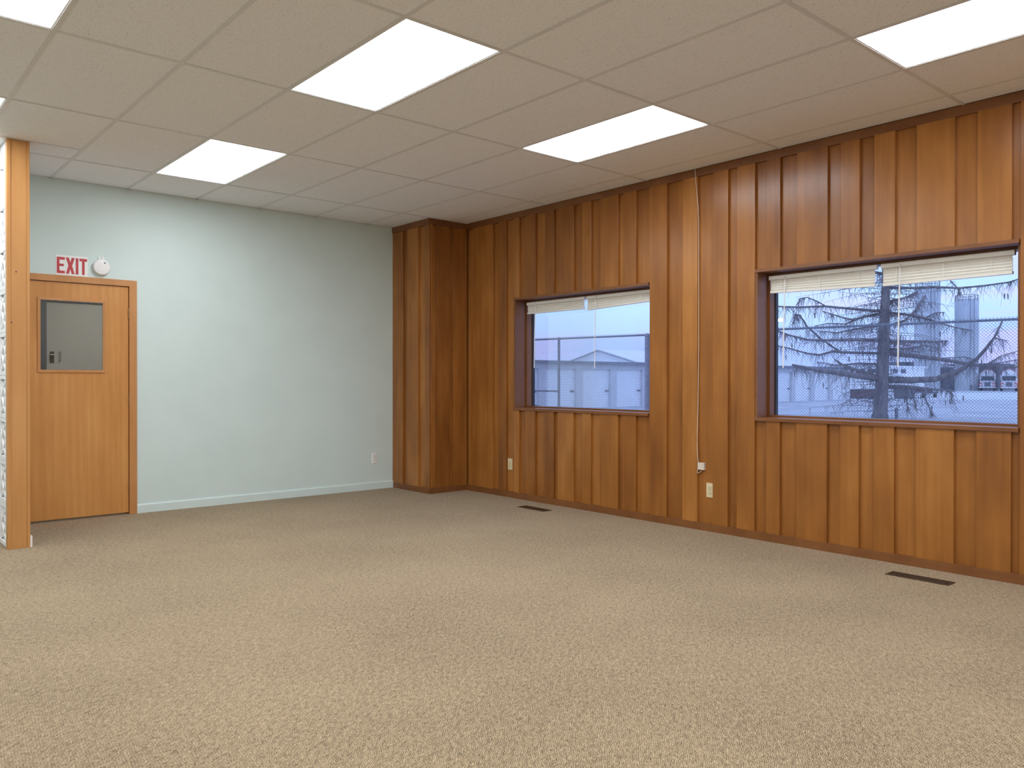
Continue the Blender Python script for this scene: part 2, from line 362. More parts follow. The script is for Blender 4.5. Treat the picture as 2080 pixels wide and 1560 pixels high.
# light fixtures
VIS = {(1, 1): 'lit ceiling light panel cut off at the top left corner of the picture',
       (1, 3): 'lit ceiling light panel sliver above the white block partition',
       (4, 1): 'large lit ceiling light panel nearest the middle of the room',
       (4, 3): 'lit ceiling light panel closest to the sage green wall',
       (7, 1): 'lit ceiling light panel above the small window beside the wood panelling',
       (7, -1): 'lit ceiling light panel at the top right, above the large window'}
for (i, j) in LIGHTS:
    x0, x1, y0, y1 = GX[I0+i], GX[I0+i+1], GY[J0+j], GY[J0+j+1]
    e = empty('ceiling_light', ((x0+x1)/2, (y0+y1)/2, 2.931), VIS.get((i, j), 'lit ceiling light panel out of view behind the viewer'), 'ceiling light',
              'recessed light panels in the ceiling grid' if (i, j) in VIS else 'light panels out of view')
    m = 0.012
    ln = bx('lens', WPLAST, e, x0+m+0.006, x1-m-0.006, y0+m+0.006, y1-m-0.006, 2.934, 2.938)
    ln.data.materials.append(LENS)                      # only the face towards the room glows
    for pl in ln.data.polygons:
        if pl.normal.z < -0.5: pl.material_index = 1
    fr = MB()
    fr.box(x0+0.004, x0+m+0.008, y0+0.004, y1-0.004, 2.9305, 2.945).box(x1-m-0.008, x1-0.004, y0+0.004, y1-0.004, 2.9305, 2.945)
    fr.box(x0+m+0.008, x1-m-0.008, y0+0.004, y0+m+0.008, 2.9305, 2.945).box(x0+m+0.008, x1-m-0.008, y1-m-0.008, y1-0.004, 2.9305, 2.945)
    fr.build('frame', WPLAST, e)
    bx('housing', WPLAST, e, x0+0.01, x1-0.01, y0+0.01, y1-0.01, 2.946, 3.06)

# ------------------------------------------------------------------ panelled right wall
W1 = (4.437, 6.205); W2 = (1.628, 3.402); ZS, ZH = 0.905, 2.054
core = MB()
X0c, X1c = 5.4205, 5.66
segs = [(YF, W2[0]), (W2[1], W1[0]), (W1[1], YB+0.12)]
for a, b in segs: core.box(X0c, X1c, a, b, 0, 3.2)
for a, b in (W1, W2): core.box(X0c, X1c, a, b, 0, ZS).box(X0c, X1c, a, b, ZH, 3.2)
wall_right = tag(core.build('wall_right', PANEL), 'right wall clad in vertical brown stained wood boards', 'wall', kind='structure')
D = 0.022
proud = [(6.893, 6.546), (6.456, 6.328), (6.205, 6.127), (6.029, 5.881), (5.742, 5.616), (5.558, 5.347), (5.234, 5.12), (5.004, 4.788),
         (4.73, 4.58), (4.429, 4.244), (4.081, 3.934), (3.784, 3.645), (3.564, 3.406), (3.307, 3.195), (3.062, 2.826), (2.73, 2.596),
         (2.496, 2.358), (2.22, 1.988), (1.859, 1.669), (1.624, 1.402)]
y = 1.402
while y > YF+0.4:
    g = random.uniform(0.07, 0.12); wd = random.uniform(0.13, 0.22); proud.append((y-g, y-g-wd)); y = y-g-wd
ZB, ZC = 0.062, 2.866
def inwin(yc):
    return any(a+0.002 < yc < b-0.002 for a, b in (W1, W2))
def spans(yc): return [(ZB, ZS), (ZH, ZC)] if inwin(yc) else [(ZB, ZC)]
def board(parent, y1, y0, z0, z1, xf, th, name):
    c = 0.0015
    return MB().prism([(xf+th, y0), (xf+th, y1), (xf+c, y1), (xf, y1-c), (xf, y0+c), (xf+c, y0)], 'z', z0, z1).build(name, PANEL, parent)
for a, b in proud:
    for z0, z1 in spans((a+b)/2): board(wall_right, a, b, z0, z1, XR, D, 'raised_board')
edges = [7.0] + [q for pr in proud for q in pr] + [YF]
for k in range(0, len(edges), 2):
    a, b = edges[k], edges[k+1]
    if a-b < 0.004: continue
    for z0, z1 in spans((a+b)/2):
        lo = max(b-0.010, W1[0] if inwin((a+b)/2) and b < W1[0] else -9); board(wall_right, a+(0.012 if k else 0), b-(0.012 if b > YF else 0), z0, z1, XR+D+0.0003, 0.0142, 'recessed_board')
tag(bx('baseboard_right', TRIMW, None, XR, X0c, YF, 7.0, 0, ZB), 'flat stained wood baseboard under the panelled wall', 'baseboard', kind='structure')
tag(bx('trim_1', TRIMW, None, XR, X0c, YF, 7.0, ZC, H-0.0005), 'flat stained wood rail along the top of the panelled wall', 'trim', kind='structure')

# boxed-out chase in the corner
chase = tag(MB().box(CH_X+0.036, X0c, CH_Y+0.036, YB+0.12, 0, 3.2).build('wall_corner', PANEL), 'boxed-out corner clad in dark stained wood boards', 'wall', kind='structure')
for a, b in ((YB, 7.515), (7.425, 7.215), (7.085, CH_Y)):
    board(chase, a, b, ZB, ZC, CH_X, D, 'raised_board')
for a, b in ((7.53, 7.41), (7.23, 7.07)):
    board(chase, a, b, ZB, ZC, CH_X+D+0.0003, 0.0135, 'recessed_board')
def fboard(parent, x0, x1, z0, z1, yf, th, name):
    c = 0.0015
    return MB().prism([(x0, yf+th), (x1, yf+th), (x1, yf+c), (x1-c, yf), (x0+c, yf), (x0, yf+c)], 'z', z0, z1).build(name, PANEL, parent)
for a, b in ((CH_X+D, 4.925), (4.982, 5.15), (5.205, XR)):
    fboard(chase, a, b, ZB, ZC, CH_Y, D, 'raised_board')
for a, b in ((4.91, 5.0), (5.135, 5.22)):
    fboard(chase, a, b, ZB, ZC, CH_Y+D+0.0003, 0.0135, 'recessed_board')
tag(MB().box(CH_X, CH_X+0.036, CH_Y, YB, 0, ZB).box(CH_X+0.036, XR, CH_Y, CH_Y+0.036, 0, ZB).build('baseboard_corner', TRIMW), 'stained wood baseboard round the boxed-out corner', 'baseboard', kind='structure')
tag(MB().box(CH_X-0.010, CH_X+0.036, CH_Y-0.004, YB, ZC, H-0.0005).box(CH_X+0.036, XR, CH_Y-0.004, CH_Y+0.036, ZC, H-0.0005).build('trim_2', TRIMW), 'stained wood rail at the top of the boxed-out corner', 'trim', kind='structure')

# ------------------------------------------------------------------ windows
def window(name, label, y0, y1):
    e = empty(name, (5.5, (y0+y1)/2, ZS), label, 'window', kind='structure')
    XG = 5.613
    MB().prism([(XR-0.010, ZS), (5.60, ZS), (5.60, 0.930), (XR-0.006, 0.930), (XR-0.010, 0.926)], 'y', y0, y1).build('sill', TRIMW, e)
    bx('head', TRIMW, e, XR-0.008, 5.60, y0, y1, 2.031, ZH)
    bx('jamb', TRIMW, e, XR, 5.60, y1-0.019, y1, 0.930, 2.031)
    bx('jamb', TRIMW, e, X0c, 5.60, y0, y0+0.019, 0.930, 2.031)
    a, b = y0+0.019, y1-0.019
    bx('stop', TRIMW, e, 5.53, 5.598, b-0.018, b, 0.930, 2.031); bx('stop', TRIMW, e, 5.53, 5.598, a, a+0.018, 0.930, 2.031)
    bx('stop', TRIMW, e, 5.53, 5.598, a+0.018, b-0.018, 0.930, 0.945); bx('stop', TRIMW, e, 5.53, 5.598, a+0.018, b-0.018, 2.013, 2.031)
    f = MB(); x0, x1 = 5.60, 5.635
    f.box(x0, x1, y0+0.001, y0+0.040, ZS+0.001, ZH-0.001).box(x0, x1, y1-0.044, y1-0.001, ZS+0.001, ZH-0.001)
    f.box(x0, x1, y0+0.040, y1-0.044, ZS+0.001, 0.945).box(x0, x1, y0+0.040, y1-0.044, 2.013, ZH-0.001)
    f.build('frame', BLACKFR, e)
    bx('pane', GLASS, e, XG, XG+0.004, y0+0.038, y1-0.042, 0.943, 2.015)
    return e
window('window_1', 'smaller far window in the panelled wall looking onto storage units', *W1)
window('window_2', 'larger near window in the panelled wall looking onto a bare tree', *W2)

# ------------------------------------------------------------------ mini blinds, drawn up
def blind(label, y1, y0, zl, zr, wand_y, wand_len, tilt=0.0, nsl=13):
    """y1 far end, y0 near end; zl / zr underside of the bottom rail at the far and near end"""
    e = empty('window_blind', (5.495, (y0+y1)/2, 2.004), label, 'blind', 'raised mini blinds in the windows')
    xa, xb = 5.478, 5.512
    MB().prism([(xa, 1.978), (xa, 2.006), (xa+0.004, 2.008), (xb-0.004, 2.008), (xb, 2.006), (xb, 1.978), (xb-0.003, 1.976), (xa+0.003, 1.976)], 'y', y0, y1).build('headrail', BLIND, e)
    zt = 1.972
    yy0, yy1 = y0+0.012, y1-0.012
    for k in range(nsl):
        t = (k+0.5)/nsl
        s = MB(); q = len(s.v)
        # curved slat: front, crown, back; sheared when the blind hangs crooked
        zA, zB = zt+(zl+0.016-zt)*t, zt+(zr+0.016-zt)*t
        dx = random.uniform(-0.0015, 0.0015); hh = 0.5*(zt-zl)/nsl+0.003
        xm = xa+0.003+dx
        prof = [(xm+0.014, -hh), (xm, 0.3*hh), (xm+0.012, hh), (xm+0.014, hh), (xm+0.002, 0.3*hh), (xm+0.016, -hh)]
        s.v += [(px, yy0, zB+pz) for px, pz in prof] + [(px, yy1, zA+pz) for px, pz in prof]
        s.f += [tuple(range(6)), tuple(range(11, 5, -1))] + [(i, 6+i, 6+(i+1) % 6, (i+1) % 6) for i in range(6)]
        s.build('slat', BLIND, e)
    s = MB(); prof = [(xa-0.001, 0.0), (xb-0.003, 0.0), (xb-0.003, 0.017), (xa-0.001, 0.017)]
    s.v += [(px, yy0, zr+pz) for px, pz in prof] + [(px, yy1, zl+pz) for px, pz in prof]
    s.f += [(0, 1, 2, 3), (7, 6, 5, 4)] + [(i, 4+i, 4+(i+1) % 4, (i+1) % 4) for i in range(4)]
    s.build('bottom_rail', BLIND, e)
    for f in (0.12, 0.5, 0.86):
        yy = yy1+(yy0-yy1)*f; zz = zl+(zr-zl)*f
        MB().tube([(xa+0.001, yy, zt+0.004, 0.0016), (xa-0.002, yy+0.004, (zt+zz)/2, 0.0022), (xa+0.001, yy, zz+0.002, 0.0016)], 5).build('ladder_cord', WPLAST, e)
    MB().tube([(xa-0.006, wand_y, 1.985, 0.002), (xa-0.010, wand_y, 1.955, 0.0045), (xa-0.013, wand_y+0.006, 1.955-wand_len*0.5, 0.0045), (xa-0.013, wand_y+0.010, 1.955-wand_len, 0.005)], 6).build('wand', WPLAST, e)
    MB().tube([(xa-0.001, wand_y, 1.990, 0.0015), (xa-0.008, wand_y, 1.988, 0.0015), (xa-0.006, wand_y, 1.978, 0.0015)], 5).build('wand_hook', STEEL, e)
    return e
blind('raised blind filling the far half of the smaller window', 6.116, 5.300, 1.888, 1.890, 5.975, 0.62, nsl=4)
bl = blind('crooked raised blind in the near half of the smaller window', 5.272, 4.462, 1.874, 1.905, 5.140, 0.63, nsl=4)
MB().tube([(5.474, 5.290, 1.975, 0.002), (5.470, 5.286, 1.93, 0.0025), (5.473, 5.284, 1.89, 0.0025), (5.474, 5.278, 1.870, 0.003)], 5).build('pull_cord', WPLAST, bl)
MB().tube([(5.474, 5.296, 1.962, 0.002), (5.470, 5.20, 1.960, 0.003), (5.473, 5.08, 1.972, 0.002)], 5).build('pull_cord', WPLAST, bl)
blind('raised blind in the half of the large window farther from the viewer', 3.345, 2.523, 1.876, 1.858, 3.205, 0.65, nsl=5)
blind('raised blind in the near half of the large window', 2.492, 1.684, 1.855, 1.862, 2.360, 0.65, nsl=5)

# ------------------------------------------------------------------ oak door in the back wall
d1 = empty('door_1', (1.65, YB, 0), 'oak veneer door with a square glass window under the exit sign', 'door', kind='structure')
yf0 = YB-0.014
bx('casing', OAKF, d1, 2.102, 2.165, yf0, YB, 0, 2.107); bx('casing', OAKF, d1, 1.145, 1.190, yf0, YB, 0, 2.053)
MB().prism([(1.145, 2.053), (2.102, 2.053), (2.102, 2.107), (1.145, 2.107)], 'y', yf0, YB).build('casing', OAKF, d1)
bx('door_jamb', OAKF, d1, 2.102, 2.122, YB, YB+0.12, 0, 2.073); bx('door_jamb', OAKF, d1, 1.170, 1.190, YB, YB+0.12, 0, 2.073); bx('door_jamb', OAKF, d1, 1.190, 2.102, YB, YB+0.12, 2.053, 2.073)
ly0, ly1 = YB+0.004, YB+0.046
lf = MB()
lf.box(1.195, 1.400, ly0, ly1, 0.018, 2.047).box(1.895, 2.097, ly0, ly1, 0.018, 2.047).box(1.400, 1.895, ly0, ly1, 0.018, 1.292).box(1.400, 1.895, ly0, ly1, 1.896, 2.047)
leaf = lf.build('leaf', OAK, d1)
def bead(pts): MB().prism(pts, 'y', ly0-0.010, ly0).build('glazing_bead', OAKF, leaf)
bead([(1.380, 1.275), (1.905, 1.275), (1.884, 1.297), (1.402, 1.297)]); bead([(1.380, 1.912), (1.905, 1.912), (1.884, 1.891), (1.402, 1.891)])
bead([(1.380, 1.275), (1.402, 1.297), (1.402, 1.891), (1.380, 1.912)]); bead([(1.905, 1.275), (1.884, 1.297), (1.884, 1.891), (1.905, 1.912)])
bx('pane', DGLASS, leaf, 1.396, 1.899, YB+0.022, YB+0.027, 1.288, 1.900)
for z in (1.770, 0.983, 0.192):
    h = MB().tube([(2.0995, YB-0.001, z, 0.006), (2.0995, YB-0.001, z+0.09, 0.006)], 8)
    h.box(2.0985, 2.1005, YB+0.004, YB+0.03, z, z+0.09); h.build('hinge', BRASS, d1)
kn = MB().lathe([(0.032, 0), (0.032, 0.006), (0.012, 0.010), (0.012, 0.035), (0.026, 0.042), (0.030, 0.056), (0.022, 0.068), (0.004, 0.070)], (1.255, ly0, 0.98), (0, -1, 0), 20)
kn.build('door_knob', BRASS, leaf, smooth=True)

# vestibule behind the door glass
tag(bx('floor_vestibule', CARPET, None, 1.0, 2.9, YB+0.12, 9.7, -0.12, 0), 'carpeted floor of the small room behind the oak door', 'floor', kind='structure')
tag(bx('ceiling_vestibule', WHITEWALL, None, 0.9, 3.0, YB+0.12, 9.8, 2.5, 2.6), 'ceiling of the small room behind the oak door', 'ceiling', kind='structure')
tag(MB().box(0.9, 1.0, YB+0.12, 9.8, 0, 2.5).box(2.9, 3.0, YB+0.12, 9.8, 0, 2.5).box(1.0, 1.70, 9.6, 9.8, 0, 2.5).box(2.62, 2.9, 9.6, 9.8, 0, 2.5).box(1.70, 2.62, 9.6, 9.8, 2.08, 2.5).build('wall_vestibule', GREYWALL),
    'dim grey walls seen through the door glass', 'wall', kind='structure')
d2 = empty('door_2', (2.16, 9.6, 0), 'pale grey door with a dark lever seen through the door glass', 'door', kind='structure')
bx('door_jamb', PLANT, d2, 1.70, 1.795, 9.57, 9.72, 0, 2.08); bx('door_jamb', PLANT, d2, 2.58, 2.62, 9.57, 9.72, 0, 2.08); bx('door_jamb', PLANT, d2, 1.795, 2.58, 9.57, 9.72, 2.04, 2.08)  # jambs coloured dark; shade on the frame is put into the colour
l2 = bx('leaf', GREYWALL, d2, 1.797, 2.578, 9.60, 9.645, 0.01, 2.038)
hd = MB().box(1.832, 1.868, 9.588, 9.60, 1.395, 1.510); hd.build('handle_plate', BROWNMETAL, l2)
MB().tube([(1.850, 9.588, 1.475, 0.008), (1.850, 9.545, 1.475, 0.008), (1.815, 9.540, 1.473, 0.007)], 8).build('lever', STEEL, l2)
MB().tube([(1.918, 9.598, 1.51, 0.004), (1.926, 9.57, 1.505, 0.004), (1.926, 9.57, 1.415, 0.004), (1.918, 9.598, 1.405, 0.004)], 6).build('handle_reflection', STEEL, l2)  # solid loop imitating the handle's shadow and reflection beside it
vl = empty('vestibule_fill_lamp', (2.3, 8.4, 2.48), 'unseen round fill lamp added to light the small room', 'ceiling lamp')  # lamp added out of view to brighten the room behind the glass
MB().lathe([(0.14, 0), (0.16, 0.02), (0.16, 0.03)], (2.3, 8.4, 2.47), (0, 0, 1), 20).build('base', WPLAST, vl)
MB().lathe([(0.05, 0), (0.10, 0.012), (0.13, 0.04)], (2.3, 8.4, 2.43), (0, 0, 1), 20).build('shade', FILL_LENS, vl)

# ------------------------------------------------------------------ partition with white screen blocks and its end post
PX0, PX1, PY = 1.001, 1.141, 6.654
part = tag(MB().box(PX0+0.021, PX1-0.004, PY+0.06, YB, 0, 2.9275).build('wall_partition', WHITEWALL), 'short partition faced with white patterned screen blocks', 'wall', kind='structure')
bm0 = None
def make_block():
    s = MB(); P = 0.31; f = 0.030; x0, x1 = -0.018, 0.0
    s.box(x0, x1, 0, P, 0, f).box(x0, x1, 0, P, P-f, P-0.002).box(x0, x1, 0, f*0.7, f, P-f).box(x0, x1, P-f*0.7, P, f, P-f)
    # four petals: pairs of bowed ribs from corner to corner
    a, b = f*0.7, P-f*0.7; c, d = f, P-f
    for (p, q) in (((a, c), (b, d)), ((a, d), (b, c))):
        dx, dz = q[0]-p[0], q[1]-p[1]; L = math.hypot(dx, dz); nx, nz = -dz/L, dx/L
        for sg in (-1, 1):
            pts = []; n = 8
            for k in range(n+1):
                t = k/n; o_ = 0.055*math.sin(math.pi*t)*sg
                if t == 0.5: o_ = 0.055*sg
                pts.append((p[0]+dx*t+nx*o_, p[1]+dz*t+nz*o_))
            for k in range(n):
                (ya, za), (yb, zb) = pts[k], pts[k+1]; h = 0.011
                qx, qz = -(zb-za), (yb-ya); l = math.hypot(qx, qz); qx *= h/l; qz *= h/l
                o_ = len(s.v)
                s.v += [(xx, *w_) for xx in (x0+0.004, x1) for w_ in ((ya-qx, za-qz), (ya+qx, za+qz), (yb+qx, zb+qz), (yb-qx, zb-qz))]
                s.f += [(o_, o_+1, o_+2, o_+3), (o_+1, o_+5, o_+6, o_+2), (o_, o_+3, o_+7, o_+4)]
    return s
for cy in range(3):
    for cz in range(9):
        loc = (PX0+0.020, PY+0.062+0.31*cy, 0.005+0.31*cz)
        if bm0 is None:
            bm0 = make_block().build('screen_block', BLOCKW, None, origin=(0, 0, 0)); put(bm0, loc, part)
        else: inst(bm0, 'screen_block', loc, part)
bx('screen_cap', BLOCKW, part, PX0+0.004, PX0+0.021, PY+0.06, YB, 0.005+0.31*9, 2.9275)
bx('screen_end', BLOCKW, part, PX0+0.004, PX0+0.021, PY+0.062+0.93, YB, 0.0, 0.005+0.31*9)
bx('skirting', WPLAST, part, PX1-0.004, PX1+0.014, PY+0.0, YB-0.015, 0, 0.080)
post = tag(empty('trim_3', (1.07, PY, 0)), 'honey coloured pine post capping the end of the white block partition', 'post', kind='structure')
bx('edge_strip', PINE, post, PX0, PX0+0.021, PY-0.006, PY+0.06, 0, 2.9270)
bx('edge_strip', PINE, post, PX1-0.019, PX1, PY-0.004, PY+0.06, 0, 2.9270)
bx('face_board', PINE, post, PX0+0.022, PX1-0.020, PY, PY+0.06, 0, 2.9270)
for zz, xx in ((1.985, 1.057), (1.62, 1.028)):
    MB().lathe([(0.006, 0), (0.005, 0.0012), (0.001, 0.0016)], (xx, PY, zz), (0, -1, 0), 10).build('knot', RUST, post)

# ------------------------------------------------------------------ exit sign, smoke alarm
sx0, sx1, sz0, sz1 = 1.517, 1.764, 2.109, 2.282
sg = empty('exit_sign', (1.64, YB, sz0), 'white exit sign with red capital letters above the oak door', 'sign')
bx('panel', SIGNW, sg, sx0, sx1, YB-0.004, YB, sz0, sz1)
SW = sx1-sx0
def X(f): return sx0+SW*f
zb_, zt_ = sz0+0.016, sz1-0.018; LH = zt_-zb_; st = 0.0205
def letter(polys):
    m = MB()
    for p in polys: m.prism(p, 'y', YB-0.0056, YB-0.004)
    m.build('letter', RED, sg)
def rect(a, b, c, d): return [(a, c), (b, c), (b, d), (a, d)]
letter([rect(X(.03), X(.03)+st, zb_, zt_), rect(X(.03)+st, X(.28), zt_-st*1.1, zt_), rect(X(.03)+st, X(.245), zb_+LH*.44, zb_+LH*.44+st), rect(X(.03)+st, X(.28), zb_, zb_+st*1.1)])
a, b, s2 = X(.312), X(.585), 0.023; mid = (a+b)/2; zm = (zb_+zt_)/2
letter([[(a, zb_), (a+s2, zb_), (mid, zm-0.028), (b-s2, zb_), (b, zb_), (mid+s2*0.62, zm), (b, zt_), (b-s2, zt_), (mid, zm+0.028), (a+s2, zt_), (a, zt_), (mid-s2*0.62, zm)]])
letter([rect(X(.62), X(.62)+st, zb_, zt_)])
letter([rect(X(.74), X(.98), zt_-st*1.1, zt_), rect(X(.86)-st/2, X(.86)+st/2, zb_, zt_-st*1.1)])
sm = empty('smoke_alarm', (1.871, YB, 2.213), 'round white smoke alarm on the green wall beside the exit sign', 'smoke alarm')
MB().lathe([(0.064, 0), (0.064, 0.010), (0.060, 0.012)], (1.871, YB, 2.203), (0, -1, 0), 40).build('base', WPLAST, sm)
MB().lathe([(0.068, 0), (0.070, 0.006), (0.070, 0.018), (0.064, 0.026), (0.030, 0.030), (0.002, 0.031)], (1.871, YB-0.012, 2.203), (0, -1, 0), 40).build('cover', WPLAST, sm, smooth=False)
for xx in (1.848, 1.876): bx('bracket_tab', WPLAST, sm, xx, xx+0.017, YB-0.010, YB, 2.266, 2.297)
MB().prism([(1.884, 2.243), (1.892, 2.246), (1.901, 2.238), (1.893, 2.233)], 'y', YB-0.0425, YB-0.030).build('test_button', SLOT, sm)

# ------------------------------------------------------------------ outlets
def outlet(label, mat, cx, cy, cz, face):
    """face '-y' on the back wall, '-x' on the panelled wall; plate 70 x 115 mm"""
    e = empty('wall_outlet', (cx, cy, cz-0.0575), label, 'outlet', 'duplex outlets')
    def P(u0, u1, d0, d1, z0, z1, name, m, par=e):
        if face == '-y': return bx(name, m, par, cx+u0, cx+u1, cy-d1, cy-d0, cz+z0, cz+z1)
        return bx(name, m, par, cx-d1, cx-d0, cy+u0, cy+u1, cz+z0, cz+z1)
    c = 0.004; prof = [(-0.035, 0.0), (0.035, 0.0), (0.035, 0.003), (0.031, 0.0065), (-0.031, 0.0065), (-0.035, 0.003)]
    s = MB()
    if face == '-y': s.prism([(cx+u, cy-d) for u, d in prof], 'z', cz-0.0575, cz+0.0575)
    else: s.prism([(cx-d, cy+u) for u, d in prof], 'z', cz-0.0575, cz+0.0575)
    s.build('cover_plate', mat, e)
    for dz in (-0.0195, 0.0195):
        r = P(-0.0165, 0.0165, 0.0065, 0.0085, dz-0.0135, dz+0.0135, 'receptacle', mat)
        P(-0.0075, -0.0055, 0.0085, 0.0089, dz-0.001, dz+0.008, 'slot', SLOT, r); P(0.0050, 0.0070, 0.0085, 0.0089, dz-0.001, dz+0.007, 'slot', SLOT, r)
        P(-0.0025, 0.0025, 0.0085, 0.0089, dz-0.010, dz-0.005, 'slot', SLOT, r)
    P(-0.003, 0.003, 0.0065, 0.0078, -0.003, 0.003, 'screw', STEEL)
outlet('white duplex outlet low on the green wall', WPLAST, 4.648, YB, 0.345, '-y')
outlet('almond outlet on the panelling near the dark corner, left of the small window', ALMOND, XR+D+0.0003, 6.287, 0.342, '-x')
outlet('almond outlet on the panelling between the two windows, below the jack box', ALMOND, XR+D+0.0003, 3.822, 0.329, '-x')

# ------------------------------------------------------------------ phone wire and jack box
wi = MB().tube([(XR-0.004, 3.955, 2.926, 0.0026), (XR-0.004, 3.950, 2.84, 0.0026), (XR-0.004, 3.938, 2.74, 0.0026), (XR-0.002, 3.928, 2.64, 0.0026), (XR+0.004, 3.926, 2.5, 0.0026), (XR+0.008, 3.927, 2.0, 0.0026),
     (XR+0.008, 3.926, 1.5, 0.0026), (XR+0.006, 3.930, 1.0, 0.0026), (XR+0.003, 3.935, 0.72, 0.0026), (XR+0.002, 3.930, 0.60, 0.0026), (XR, 3.922, 0.5445, 0.0026)], 6).build('phone_wire', IVORY)
tag(wi, 'thin cream wire hanging down the panelling from the ceiling', 'wire')
jb = empty('jack_box', (XR, 3.893, 0.486), 'small cream surface jack box at the end of the hanging wire', 'jack box')
s = MB().prism([(XR+D, 3.866), (XR+D, 3.928), (XR-0.002, 3.928), (XR-0.005, 3.924), (XR-0.005, 3.872), (XR-0.002, 3.866)], 'z', 0.489, 0.545); s.build('body', IVORY, jb)
MB().tube([(XR+0.002, 3.926, 0.489, 0.0026), (XR, 3.932, 0.470, 0.0026), (XR+0.002, 3.930, 0.458, 0.0026), (XR+0.006, 3.915, 0.466, 0.0026), (XR+0.010, 3.892, 0.482, 0.0026)], 6).build('wire_loop', IVORY, jb)

# ------------------------------------------------------------------ floor registers
def register(label, y0, y1, x0=5.040, x1=5.128):
    e = empty('floor_register', ((x0+x1)/2, (y0+y1)/2, 0), label, 'floor vent', 'floor registers by the panelled wall')
    fr = MB(); fr.box(x0-0.010, x0, y0-0.010, y1+0.010, 0, 0.005).box(x1, x1+0.010, y0-0.010, y1+0.010, 0, 0.005).box(x0, x1, y0-0.010, y0, 0, 0.005).box(x0, x1, y1, y1+0.010, 0, 0.005)
    fr.build('frame', BROWNMETAL, e)
    bx('duct', SLOT, e, x0, x1, y0, y1, 0.0002, 0.0010)
    n = 22
    l0 = None
    for k in range(n):
        yy = y0+(y1-y0)*(k+0.5)/n
        if l0 is None: l0 = bx('louvre', BROWNMETAL, e, x0, x1, yy-0.0016, yy+0.0016, 0.001, 0.0042)
        else: inst(l0, 'louvre', (l0['cx'], yy, 0.001) if 'cx' in l0 else ((x0+x1)/2, yy, 0.001), e)
    bx('divider', BROWNMETAL, e, (x0+x1)/2-0.003, (x0+x1)/2+0.003, y0, y1, 0.0012, 0.0045)
register('brown floor register in the carpet below the smaller window', 5.395, 5.735)
register('brown floor register in the carpet below the large window', 1.895, 2.245)

# ================================================================== outdoors
GZ = -0.54
tag(bx('ground', YARD, None, 5.66, 420, -160, 320, GZ-0.3, GZ), 'frosted grey gravel yard outside the windows', 'ground', kind='structure')
def slab(name, pts, z0, z1, mat): return MB().prism(pts, 'z', z0, z1).build(name, mat)
tag(slab('snow_field', [(68, 38), (75.8, 30.8), (82.9, 25.1), (120, -6), (185, 0), (128, 38), (117, 47), (100, 60)], GZ, GZ+0.02, PACKED), 'strip of snow lying across the yard in front of the trucks', 'snow', kind='structure')
#tag(slab('snow_apron', [(15, 24), (45, 24), (58, 30), (58, 35.2), (15, 35.2)], GZ, GZ+0.02, SNOW), 'snow lying in front of the storage units', 'snow', kind='structure')

# storage units
FY = 35.4; st_ = empty('storage_building', (50, FY, GZ), 'long low storage building with a row of white roll-up doors', 'building')
bx('end_wall', SIDING, st_, 20.0, 71.7, FY+0.3, FY+9, GZ, 1.92)
bx('fascia', SIDING, st_, 20.0, 71.7, FY-0.04, FY+0.3, 1.92, 2.24)
MB().prism([(FY-0.35, 2.24), (FY-0.35, 2.41), (FY+4.5, 2.47), (FY+9.4, 2.41), (FY+9.4, 2.24)], 'x', 19.8, 71.9).build('roof', ROOFM, st_)
pier0 = None; door0 = None
def rollup(wd, h):
    s = MB(); n = 15; pts = []
    for k in range(n):
        z = h*k/n; dz = h/n
        pts += [(0.0, z), (0.0, z+dz*0.55), (0.07, z+dz*0.62), (0.07, z+dz*0.86)]
    pts += [(0.0, h), (0.14, h), (0.14, 0)]
    return s.prism(pts, 'x', 0, wd)
k = 0; x = 32.7-3.2*4
while x < 71.3:
    if pier0 is None:
        pier0 = bx('pier', SIDING, st_, x, x+0.6, FY, FY+0.3, GZ, 1.92)
    else: inst(pier0, 'pier', (x+0.3, FY+0.15, GZ), st_)
    if x < 70:
        if door0 is None:
            door0 = rollup(2.6, 2.46).build('rollup_door', DOORW, None, origin=(0, 0, 0)); put(door0, (x+0.6, FY+0.15, GZ), st_)
            latch0 = bx('latch', PLANT, None, 0, 0.30, 0, 0.06, 0, 0.07); latch0.parent = door0; latch0.location = (2.35, -0.03, 1.02)
        else:
            dd = inst(door0, 'rollup_door', (x+0.6, FY+0.15, GZ), st_)
            q = latch0.copy(); C.objects.link(q); q.parent = dd; q.location = (2.35, -0.03, 1.02)
    x += 3.2

# gabled shed behind it
gb = empty('gabled_shed', (72, 59.6, GZ), 'white gabled shed with a snowy roof behind the storage units', 'building')
ya, yr, yb2 = 54.4, 59.6, 64.8; ze, zr = 3.05, 4.42
MB().prism([(ya, GZ), (ya, ze), (yr, zr), (yb2, ze), (yb2, GZ)], 'x', 64.0, 90).build('walls', DOORW, gb)
for (p, q) in (((ya-0.4, ze-0.1), (yr, zr)), ((yb2+0.4, ze-0.1), (yr, zr))):
    MB().prism([p, q, (q[0], q[1]+0.16), (p[0], p[1]+0.16)], 'x', 63.8, 90.3).build('snowy_roof', SNOW, gb)
    MB().prism([(p[0], p[1]-0.02), (q[0], q[1]-0.02), (q[0], q[1]+0.04), (p[0], p[1]+0.04)], 'x', 63.62, 63.8).build('verge_board', ROOFM, gb)

